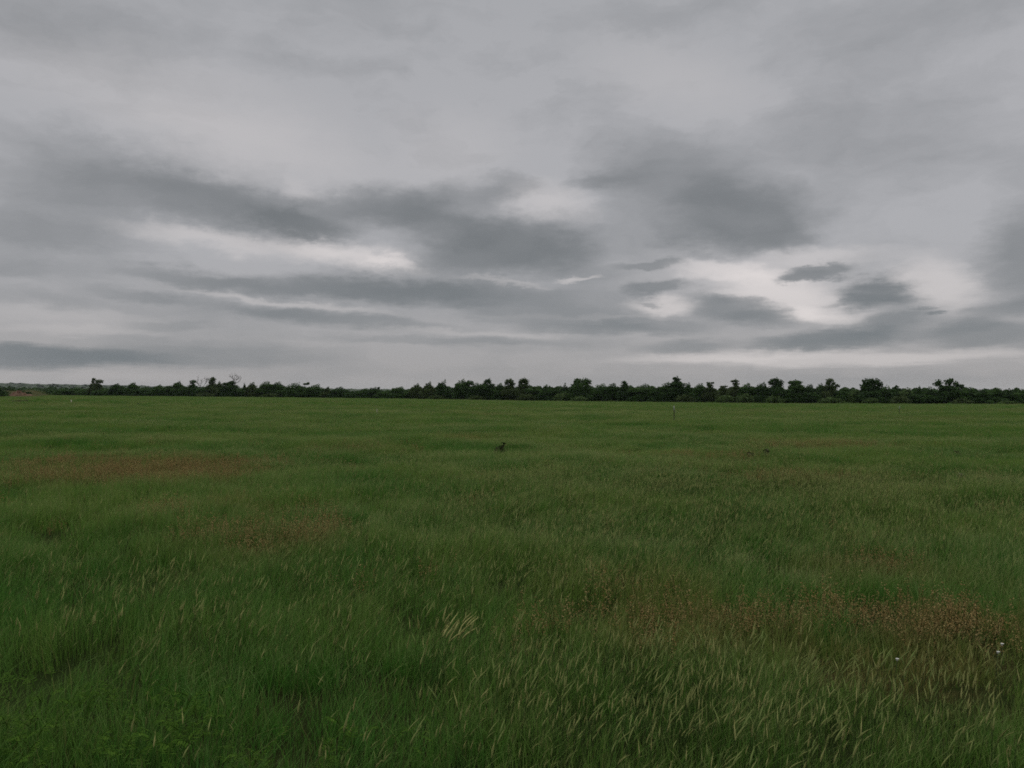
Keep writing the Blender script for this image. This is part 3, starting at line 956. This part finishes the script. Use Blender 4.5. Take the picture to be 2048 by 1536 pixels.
def marker_post(px, py, top, label, lean, tail):
    x, d = ground_at(px, py)
    zb = float(ground_z(x, d))
    h = (py - top) / F_PX * d
    root = obj('marker_post', None, loc=(x, d, zb))
    root.rotation_euler = (0, math.radians(lean), 0)
    tag(root, label, 'marker post', 'thin marker posts with white tops')
    g = Geo()                                          # T-section steel post with studs
    box(g, (0, 0, h / 2 - .15), (0.056, 0.012, h + 0.3))
    box(g, (0, 0.027, h / 2 - .15), (0.012, 0.042, h + 0.3))
    for k in range(int(h / 0.09)):
        box(g, (0, -0.011, 0.08 + 0.09 * k), (0.02, 0.010, 0.022))
    obj('post', g.mesh('post'), M_POST, root)
    g = Geo()                                          # white sleeve pulled over the top
    g.tube([(0, 0.01, h - 0.26), (0, 0.01, h - 0.10), (0, 0.01, h + 0.02), (0, 0.01, h + 0.03)], [0.034, 0.036, 0.034, 0.02], 10)
    obj('cap', g.mesh('cap', True), M_WHITE, root)
    g = Geo()                                          # loose end of white tape
    t = np.linspace(0, 1, 8)
    c = np.stack([tail * (0.03 + 0.07 * t), -0.05 + 0.03 * np.sin(t * 5), h - 0.22 - 0.16 * t + 0.03 * np.sin(t * 6)], 1)
    v = np.concatenate([c + (0, 0, 0.03), c - (0, 0, 0.03), c + (0, .004, 0.03), c + (0, .004, -.03)])
    i = np.arange(7)
    q = np.concatenate([np.stack([i, i + 1, i + 9, i + 8], 1), np.stack([i + 16, i + 24, i + 25, i + 17], 1)])
    g.add(v, q)
    obj('tape', g.mesh('tape'), M_WHITE, root)


marker_post(1348, 851, 815.5, 'nearer thin dark post with a white top, in the field below the antler topped tree', 0, 1)
marker_post(1798, 833, 813, 'farther short post with a white top, beside a pale strip of grass', 3, -1)


def stake(px, py, top, label, mat, w):
    x, d = ground_at(px, py)
    zb = float(ground_z(x, d))
    h = (py - top) / F_PX * d
    g = Geo()
    box(g, (0, 0, h / 2 - 0.1), (w, w * 0.7, h + 0.2))
    g.add([(-w / 2, -w * .35, h), (w / 2, -w * .35, h), (w / 2, w * .35, h), (-w / 2, w * .35, h), (0, 0, h + w * .6)], None, [(0, 1, 4), (1, 2, 4), (2, 3, 4), (3, 0, 4)])
    o = obj('stake', g.mesh('stake'), mat, loc=(x, d, zb))
    o.rotation_euler = (0, math.radians(2), 0.2)
    tag(o, label, 'stake')


stake(142.5, 809, 800.5, 'short bleached stake standing alone in the far left field', M_PALEWOOD, 0.14)
stake(753.5, 833, 817, 'thin straw coloured stake in the field below the dip in the wood', M_PALEWOOD, 0.05)

# ------------------------------------------------------------------ single weeds, tufts and flowers
def dark_weed(px, py, wpx, hpx, label, lean=0.4, n=9):
    x, d = ground_at(px, py, 0.16)
    zb = float(ground_z(x, d))
    rs = np.random.RandomState(int(px))
    m = d / F_PX
    w, h = wpx * m, hpx * m + 0.20
    root = obj('dark_weed', None, loc=(x, d, zb))
    tag(root, label, 'weed', 'dark withered weeds standing in the field')
    s, l = Geo(), Geo()
    for k in range(n):
        f = rs.rand()
        a = (f - 0.5) * w
        hh = h * (0.55 + 0.45 * (f if lean > 0 else 1 - f)) * rs.uniform(.75, 1.05)
        p = limb(s, (a * 0.35, rs.uniform(-.1, .1), 0), (a, rs.uniform(-.12, .12), hh), 0.008, 0.003, rs, 6, 0.05, 4)
        q = p[2:].repeat(4, 0) + rs.normal(size=((len(p) - 2) * 4, 3)) * (0.024, 0.024, 0.03)
        l.leaves(q, rs.normal(size=q.shape), 0.05, rs, aspect=2.2)
    obj('stems', s.mesh('stems', True), M_DARKWEED, root)
    obj('leaves', l.mesh('leaves'), M_DARKWEED, root)


dark_weed(1000, 905, 15, 14, 'largest dark withered weed, rising to the right, in the middle of the field', 0.5, 14)
dark_weed(1530, 915, 8, 10, 'upright dark weed, right of a close pair in the right middle field', 0.2, 9)
dark_weed(1500, 915, 5, 8, 'smaller dark weed, left of a close pair in the right middle field', 0.2, 6)
dark_weed(1915, 906, 4, 8, 'small dark seed stalk alone in the far right field', 0.1, 3)
dark_weed(1926, 960, 4, 8, 'small dark seed stalk nearer than its twin on the right', 0.2, 3)


def head_geo(g, rs, base, h, lean, az, hl, hw, tone, n_aw=10):
    """a stalk with a curved spike of seeds and a few awns"""
    dirv = np.array([math.cos(az), math.sin(az), 0])
    t = np.linspace(0, 1, 6)
    stem = np.asarray(base) + np.outer(lean * h * t ** 2, dirv) + np.outer(h * (t - 0.15 * lean * t ** 3), (0, 0, 1))
    g.tube(stem, np.linspace(0.0013, 0.0009, 6), 3, a=0.2, b=tone, cap=False)
    d0 = stem[-1] - stem[-2]
    d0 /= np.linalg.norm(d0)
    t = np.linspace(0, 1, 6)
    sp = stem[-1] + np.outer(hl * t, d0) + np.outer(hl * 0.35 * t ** 2 * (0.3 + lean), dirv) - np.outer(hl * 0.22 * lean * t ** 2, (0, 0, 1))
    g.tube(sp, hw * np.array([0.35, 0.9, 1.0, 0.85, 0.55, 0.1]), 4, a=0.9, b=tone, cap=False)
    m = n_aw
    k = rs.randint(1, 6, m)
    o = sp[k]
    v = d0 * hl * 0.30 + rs.normal(size=(m, 3)) * hw * 1.3
    side = np.cross(v, rs.normal(size=(m, 3)))
    side /= np.linalg.norm(side, axis=1)[:, None] + 1e-9
    vv = np.stack([o - side * hw * .22, o + side * hw * .22, o + v], 1).reshape(-1, 3)
    g.add(vv, None, np.arange(m * 3).reshape(m, 3), 0.95, tone)


def pale_tuft(px, py, wpx, label, n=24):
    x, d = ground_at(px, py)
    zb = float(ground_z(x, d))
    rs = np.random.RandomState(int(px))
    g = Geo()
    w = wpx * d / F_PX
    for k in range(n):
        head_geo(g, rs, (rs.normal() * w * .30, rs.normal() * w * .3, 0), rs.uniform(.30, .46), rs.uniform(.1, .5), rs.normal() * .7, rs.uniform(.07, .10), .0050, rs.uniform(.8, 1.0))
    o = obj('pale_grass_tuft', g.mesh('pale_grass_tuft'), M_HEADS, loc=(x, d, zb))
    tag(o, label, 'grass tuft')


pale_tuft(872, 1385, 55, 'bright pale tuft of seed heads in the middle of the near grass')


def white_flower(px, py, label):
    u = (px - CX) / F_PX
    d = (CAM_Z - 0.36) / ((py - HOR) / F_PX)
    x = u * d
    zb = float(ground_z(x, d))
    rs = np.random.RandomState(int(px))
    root = obj('white_flower', None, loc=(x, d, zb))
    tag(root, label, 'flower', 'small white flowers in the near grass')
    h = 0.36 - zb
    g = Geo()
    limb(g, (0.02, 0.05, 0), (0, 0, h), 0.0022, 0.0014, rs, 6, 0.03, 5)
    obj('stem', g.mesh('stem', True), M_STEM, root)
    g = Geo()
    for k in range(9):
        a = k / 9 * 6.283
        c, s = math.cos(a), math.sin(a)
        t = np.array([0.2, 0.6, 1.0])
        w = np.array([0.0025, 0.0045, 0.0025])
        L = 0.0085
        ctr = np.stack([c * L * t, s * L * t - 0.004 * t, 0.004 + 0.006 * np.sin(t * 2)], 1) + (0, 0, h)
        sd = np.array([-s, c, 0])
        v = np.concatenate([ctr + sd * w[:, None], ctr - sd * w[:, None]])
        g.add(v, [(0, 1, 4, 3), (1, 2, 5, 4)])
    g.tube([(0, 0, h - .004), (0, 0, h + .006), (0, 0, h + .009)], [.004, .006, .002], 8)
    obj('petals', g.mesh('petals'), M_PETAL, root)


white_flower(1791, 1318, 'brightest white flower, lowest of three near the lower right rusty patch')
white_flower(2000, 1288, 'white flower highest of three, near the right edge')
white_flower(1992, 1304, 'white flower just below another near the right edge')

# ------------------------------------------------------------------ grass, seed heads and low weeds
def blade_clump(name, rs, n, radius, hmin, hmax, width, segs=3, lean=(0.08, 0.62)):
    """n tapering blades scattered over a disc, leaning about with a bias downwind"""
    r = radius * np.sqrt(rs.rand(n))
    a = rs.rand(n) * 6.283
    bx, by = r * np.cos(a), r * np.sin(a)
    h = hmin + (hmax - hmin) * rs.rand(n) ** 1.3
    ld = rs.rand(n) * 6.283
    lv = np.stack([np.cos(ld) + 0.55, np.sin(ld) * 0.8], 1)
    la = rs.uniform(lean[0], lean[1], n)
    fa = rs.rand(n) * 6.283
    side = np.stack([np.cos(fa), np.sin(fa), np.zeros(n)], 1)
    w = width * rs.uniform(.55, 1.2, n) * np.where(rs.rand(n) < 0.09, 2.0, 1.0)
    t = np.linspace(0, 1, segs + 1)
    V, A = [], []
    for k, tt in enumerate(t):
        c = np.stack([bx + lv[:, 0] * la * h * tt ** 1.9, by + lv[:, 1] * la * h * tt ** 1.9, h * (tt - 0.32 * la * tt ** 2.4) - 0.01], 1)
        ww = (w * (1 - tt) ** 0.6 * (0.75 + 0.5 * min(1, 3 * tt)) * 0.5)[:, None]
        if k < segs:
            V += [c - side * ww, c + side * ww]
            A += [np.full(n, tt), np.full(n, tt)]
        else:
            V += [c]
            A += [np.full(n, 1.0)]
    P = 2 * segs + 1
    v = np.stack(V, 1).reshape(-1, 3)
    al = np.stack(A, 1).ravel()
    i = np.arange(n)[:, None] * P
    q = np.concatenate([i + np.array([[2 * k, 2 * k + 1, 2 * k + 3, 2 * k + 2]]) for k in range(segs - 1)])
    tr = i + np.array([[2 * segs - 2, 2 * segs - 1, 2 * segs]])
    return mesh_np(name, v, [q, tr], {'along': al, 'shade': np.repeat(rs.rand(n), P)})


def proto(name, me, mat):
    me.materials.append(mat)
    return bpy.data.objects.new(name, me)


def scatter(name, protos, label, x, y, z, idx, rotz, scale, tilt=None):
    """one object whose points each carry one of the clump meshes"""
    src = bpy.data.collections.new(name + ' clumps')
    for k, p in enumerate(protos):
        p.name = '%s clump %02d' % (name, k)
        src.objects.link(p)
    n = len(x)
    rot = np.zeros((n, 3))
    rot[:, 2] = rotz
    if tilt is not None:
        rot[:, :2] = tilt
    me = mesh_np(name, np.stack([x, y, z], 1), [], {'clump_id': idx, 'turn': rot, 'grow': scale})
    o = obj(name, me)
    tag(o, label, 'grass', kind='stuff')
    g = bpy.data.node_groups.new(name + ' scatter', 'GeometryNodeTree')
    g.interface.new_socket('Geometry', in_out='INPUT', socket_type='NodeSocketGeometry')
    g.interface.new_socket('Geometry', in_out='OUTPUT', socket_type='NodeSocketGeometry')
    N = NT(g)
    gi, go = N.n('NodeGroupInput'), N.n('NodeGroupOutput')
    ci = N.n('GeometryNodeCollectionInfo', {'Separate Children': True, 'Reset Children': True})
    ci.inputs['Collection'].default_value = src

    def na(nm, ty):
        nd = N.n('GeometryNodeInputNamedAttribute', data_type=ty)
        nd.inputs['Name'].default_value = nm
        return [s for s in nd.outputs if s.enabled and s.name == 'Attribute'][0]
    iop = N.n('GeometryNodeInstanceOnPoints', {'Points': gi.outputs[0], 'Instance': ci.outputs[0], 'Pick Instance': True,
                                               'Instance Index': na('clump_id', 'INT'), 'Scale': na('grow', 'FLOAT_VECTOR')})
    g.links.new(N.n('FunctionNodeEulerToRotation', {0: na('turn', 'FLOAT_VECTOR')}).outputs[0], iop.inputs['Rotation'])
    g.links.new(iop.outputs[0], go.inputs[0])
    md = o.modifiers.new('scatter', 'NODES')
    md.node_group = g
    return o


RS = np.random.RandomState(11)
U_LIM = 0.78


def spread(d0, d1, per_m2, fade0=0.0, fade1=0.0):
    """random points on the field between two depths, thinning out over the fade lengths at either end"""
    area = U_LIM * (d1 * d1 - d0 * d0)
    n = int(area * per_m2)
    d = np.sqrt(RS.uniform(d0 * d0, d1 * d1, n))
    u = RS.uniform(-U_LIM, U_LIM, n)
    keep = np.ones(n)
    if fade0:
        keep *= smooth(d0, d0 + fade0, d)
    if fade1:
        keep *= smooth(d1, d1 - fade1, d)
    D, _ = edge(CX + u * F_PX)
    lim = D - 3.0 - 170 * smooth(112, 84, CX + u * F_PX)
    ok = (RS.rand(n) < keep) & (d < lim)
    return u[ok] * d[ok], d[ok]


def pix(x, y, h=0.33):
    return CX + x / y * F_PX, HOR + (CAM_Z - h - ground_z(x, y, False)) / y * F_PX


def build_grass():
    rs = np.random.RandomState(21)
    P = []
    P += [proto('n', blade_clump('near grass', rs, 84, 0.17, 0.09, 0.33, 0.0036, 4), M_GRASS) for _ in range(6)]
    P += [proto('m', blade_clump('middle grass', rs, 180, 0.45, 0.11, 0.34, 0.0058, 3), M_GRASS) for _ in range(5)]
    P += [proto('f', blade_clump('far grass', rs, 290, 1.2, 0.13, 0.38, 0.014, 2), M_GRASS) for _ in range(5)]
    P += [proto('v', blade_clump('farthest grass', rs, 320, 2.6, 0.16, 0.44, 0.045, 2), M_GRASS) for _ in range(5)]
    X, Y, I = [], [], []
    for (d0, d1, den, f0, f1, i0, cnt) in ((1.6, 13, 36, 0, 5, 0, 6), (8, 44, 8.5, 5, 14, 6, 5), (30, 140, 1.9, 14, 40, 11, 5), (100, 480, 0.42, 40, 0, 16, 5)):
        x, y = spread(d0, d1, den, f0, f1)
        X.append(x)
        Y.append(y)
        I.append(i0 + RS.randint(0, cnt, len(x)))
    x, y, idx = np.concatenate(X), np.concatenate(Y), np.concatenate(I)
    hollow = smooth(-0.75, -1.5, waves(x, y, 0.8, 3.5)) * smooth(30, 12, y)      # thin, open places between the tufts
    keep = RS.rand(len(x)) > 0.8 * hollow
    x, y, idx = x[keep], y[keep], idx[keep]
    n = len(x)
    hv = 1 + 0.18 * waves(x, y, 2, 6) * 0.7 + 0.19 * waves(x, y, 0.8, 1.8) * smooth(60, 15, y) + 0.19 * waves(x, y, 8, 30) * 0.7
    hv = np.clip(hv, 0.62, 1.7) * RS.uniform(.85, 1.15, n)
    hv *= 1 - 0.25 * rust_at(x, y)
    margin = smooth(16, 3, edge(CX + x / y * F_PX)[0] - y)            # ranker, uneven growth along the wood
    hv *= 1 + margin * RS.rand(n) ** 2.5 * 1.8
    wv = RS.uniform(.85, 1.15, n)
    scatter('grass', P, 'rough green grass covering the whole field', x, y, ground_z(x, y), idx, RS.normal(size=n) * 0.9, np.stack([wv, wv, hv], 1),
            RS.normal(size=(n, 2)) * 0.08)


build_grass()


def build_heads():
    rs = np.random.RandomState(31)
    P = []
    for k in range(10):
        g = Geo()
        for j in range(3):
            head_geo(g, rs, (rs.normal() * .03, rs.normal() * .03, 0), rs.uniform(.22, .37), rs.uniform(.04, .36), rs.normal() * 0.9, rs.uniform(.045, .072), rs.uniform(.0028, .0041), rs.rand() ** 1.3)
        P.append(proto('h', g.mesh('seed head'), M_HEADS))
    for k in range(6):
        g = Geo()
        for j in range(26):
            r = 0.8 * math.sqrt(rs.rand())
            a = rs.rand() * 6.283
            head_geo(g, rs, (r * math.cos(a), r * math.sin(a), 0), rs.uniform(.22, .37), rs.uniform(.04, .36), rs.normal() * .9, rs.uniform(.045, .07), .0052, rs.rand() ** 1.3, 4)
        P.append(proto('c', g.mesh('seed head'), M_HEADS))
    for k in range(4):
        g = Geo()
        for j in range(46):
            r = 2.4 * math.sqrt(rs.rand())
            a = rs.rand() * 6.283
            h = rs.uniform(.28, .50)
            b = np.array((r * math.cos(a), r * math.sin(a), 0))
            v = np.array((rs.normal() * .05 + .04, rs.normal() * .05, h))
            g.tube([b + v * .7, b + v * .85, b + v], [.004, .012, .003], 4, a=0.9, b=rs.rand() ** 1.3, cap=False)
        P.append(proto('d', g.mesh('seed head'), M_HEADS))
    X, Y, I = [], [], []
    x, y = spread(2.6, 24, 210, 0, 10)
    px, py = pix(x, y)
    zone = np.zeros(len(x))
    for cx_, cy_, hw_, hh_, a_ in ((1330, 1370, 470, 140, 1.0), (1790, 1370, 330, 140, 1.0), (1500, 1470, 560, 70, .6), (1000, 1400, 230, 120, .75), (1950, 1500, 200, 90, .5), (560, 1250, 500, 110, .3),
                                   (300, 1180, 420, 110, .3), (1000, 1120, 700, 90, .4), (1150, 1300, 400, 70, .5), (800, 1470, 300, 60, .35), (1500, 1000, 900, 130, .42)):
        r = np.hypot((px - cx_) / hw_, (py - cy_) / hh_)
        zone = np.maximum(zone, a_ * smooth(1.05, 0.4, r))
    cl = smooth(-0.5, 1.2, waves(x, y, 0.8, 3.5))
    keep = RS.rand(len(x)) < (0.03 + zone ** 1.3 * (0.40 + 0.75 * cl)) * (1 - 0.5 * rust_at(x, y))
    X.append(x[keep]); Y.append(y[keep]); I.append(RS.randint(0, 10, keep.sum()))
    x, y = spread(14, 120, 1.1, 8, 60)
    cl = smooth(-0.8, 1.0, waves(x, y, 3, 12))
    keep = RS.rand(len(x)) < 0.15 + 0.6 * cl
    X.append(x[keep]); Y.append(y[keep]); I.append(10 + RS.randint(0, 6, keep.sum()))
    x, y = spread(70, 470, 0.22, 60, 0)
    cl = smooth(-1.0, 0.9, waves(x, y, 8, 30))
    keep = RS.rand(len(x)) < 0.3 + 0.7 * cl
    X.append(x[keep]); Y.append(y[keep]); I.append(16 + RS.randint(0, 4, keep.sum()))
    u = RS.uniform(-.60, .72, 5000)
    y = edge(CX + u * F_PX)[0] - RS.uniform(3.2, 14, 5000)
    X.append(u * y); Y.append(y); I.append(16 + RS.randint(0, 4, 5000))
    x, y, idx = np.concatenate(X), np.concatenate(Y), np.concatenate(I)
    n = len(x)
    s = RS.uniform(.75, 1.15, n)
    scatter('seed_heads', P, 'pale bristly seed heads nodding above the grass', x, y, ground_z(x, y), idx, RS.normal(size=n) * 0.45, np.stack([s, s, s], 1))


build_heads()


def build_rusty():
    rs = np.random.RandomState(41)
    P = []
    for k in range(7):
        g = Geo()
        for j in range(9):
            b = np.array((rs.normal() * .10, rs.normal() * .10, 0))
            h = rs.uniform(.18, .33)
            tip = b + (rs.normal() * .05 + .04, rs.normal() * .05, h)
            tone = rs.rand()
            p = np.stack([np.linspace(b[q], tip[q], 5) for q in range(3)], 1)
            g.tube(p, np.linspace(.0016, .001, 5), 3, a=0.1, b=tone, cap=False)
            m = 22                                     # small rusty seeds along the upper half
            t = 0.5 + 0.55 * rs.rand(m)
            c = b + np.outer(t, tip - b) + rs.normal(size=(m, 3)) * .009
            v0 = g.n
            g.leaves(c, rs.normal(size=(m, 3)), 0.0068, rs, b=np.clip(tone + rs.normal(size=m) * .15, 0, 1), aspect=1.6)
            g.a[-1] = np.ones(len(g.v[-1]))
        P.append(proto('r', g.mesh('rusty weed'), M_RUSTY))
    x, y = spread(3.0, 34, 80, 0, 10)
    r = rust_at(x, y)
    keep = RS.rand(len(x)) < r ** 1.1 * 0.85 + 0.004 * smooth(5, 8, y)
    x, y = x[keep], y[keep]
    n = len(x)
    s = RS.uniform(.7, 1.15, n)
    scatter('rusty_weeds', P, 'rust brown dry weeds growing in patches of the grass', x, y, ground_z(x, y), RS.randint(0, 7, n), RS.rand(n) * 6.283, np.stack([s, s, s], 1))


build_rusty()


def build_broad():
    rs = np.random.RandomState(51)
    P = []
    for k in range(6):
        g = Geo()
        for j in range(8):                             # feathery leaves, each with leaflets in pairs
            a = rs.rand() * 6.283
            L = rs.uniform(.05, .10)
            d = np.array((math.cos(a), math.sin(a), 0))
            t = np.linspace(0, 1, 9)
            b0 = np.array((rs.normal() * .05, rs.normal() * .05, rs.uniform(.02, .16)))
            mid = b0 + np.outer(L * .75 * t, d) + np.outer(L * (0.95 * t - 0.55 * t ** 2.2), (0, 0, 1))
            g.tube(mid, np.linspace(.0022, .0008, 9), 3, a=.3, b=.3, cap=False)
            sd = np.array((-d[1], d[0], 0))
            for i in range(2, 9):
                for s in (-1, 1):
                    ll = L * 0.34 * (1.15 - t[i])
                    tipv = sd * s * ll + d * ll * .7 + np.array((0, 0, ll * rs.uniform(-.3, .2)))
                    wv = d * ll * 0.20
                    o = mid[i]
                    g.add([o, o + tipv * .5 - wv, o + tipv, o + tipv * .5 + wv], [(0, 1, 2, 3)], None, .8, rs.rand())
        P.append(proto('b', g.mesh('leafy weed'), M_BROAD))
    x, y = spread(2.4, 8, 60)
    px, py = pix(x, y, 0.15)
    dens = 0.9 * smooth(1.1, .3, np.hypot((px - 230) / 420, (py - 1540) / 170)) + .3 * smooth(1.1, .3, np.hypot((px - 700) / 350, (py - 1560) / 120))
    cl = smooth(-0.9, 0.9, waves(x, y, .8, 2.5))
    keep = RS.rand(len(x)) < dens * (.4 + .6 * cl)
    x, y = x[keep], y[keep]
    n = len(x)
    s = RS.uniform(.8, 1.4, n)
    scatter('leafy_weeds', P, 'bright feathery leaved weeds in the lower left grass', x, y, ground_z(x, y) + 0.12, RS.randint(0, 6, n), RS.rand(n) * 6.283, np.stack([s, s, s], 1),
            RS.normal(size=(n, 2)) * .15)


build_broad()


# ------------------------------------------------------------------ air
def build_haze():
    x0, x1, y0, y1, z0, z1 = -6600, 6600, -1500, 6600, -14, 58
    v = [(a, b, c) for c in (z0, z1) for a, b in ((x0, y0), (x1, y0), (x1, y1), (x0, y1))]
    q = [(0, 3, 2, 1), (4, 5, 6, 7), (0, 1, 5, 4), (1, 2, 6, 5), (2, 3, 7, 6), (3, 0, 4, 7)]
    m = bpy.data.materials.new('haze')
    m.use_nodes = True
    m.node_tree.nodes.clear()
    N = NT(m.node_tree)
    vol = N.n('ShaderNodeVolumePrincipled', {'Color': (0.80, 0.88, 0.95, 1), 'Density': 0.00003})
    m.node_tree.links.new(vol.outputs[0], N.n('ShaderNodeOutputMaterial').inputs['Volume'])
    tag(obj('haze', mesh_np('haze', v, [np.array(q)]), m), 'thin pale haze over the field', 'haze', kind='stuff')


build_haze()
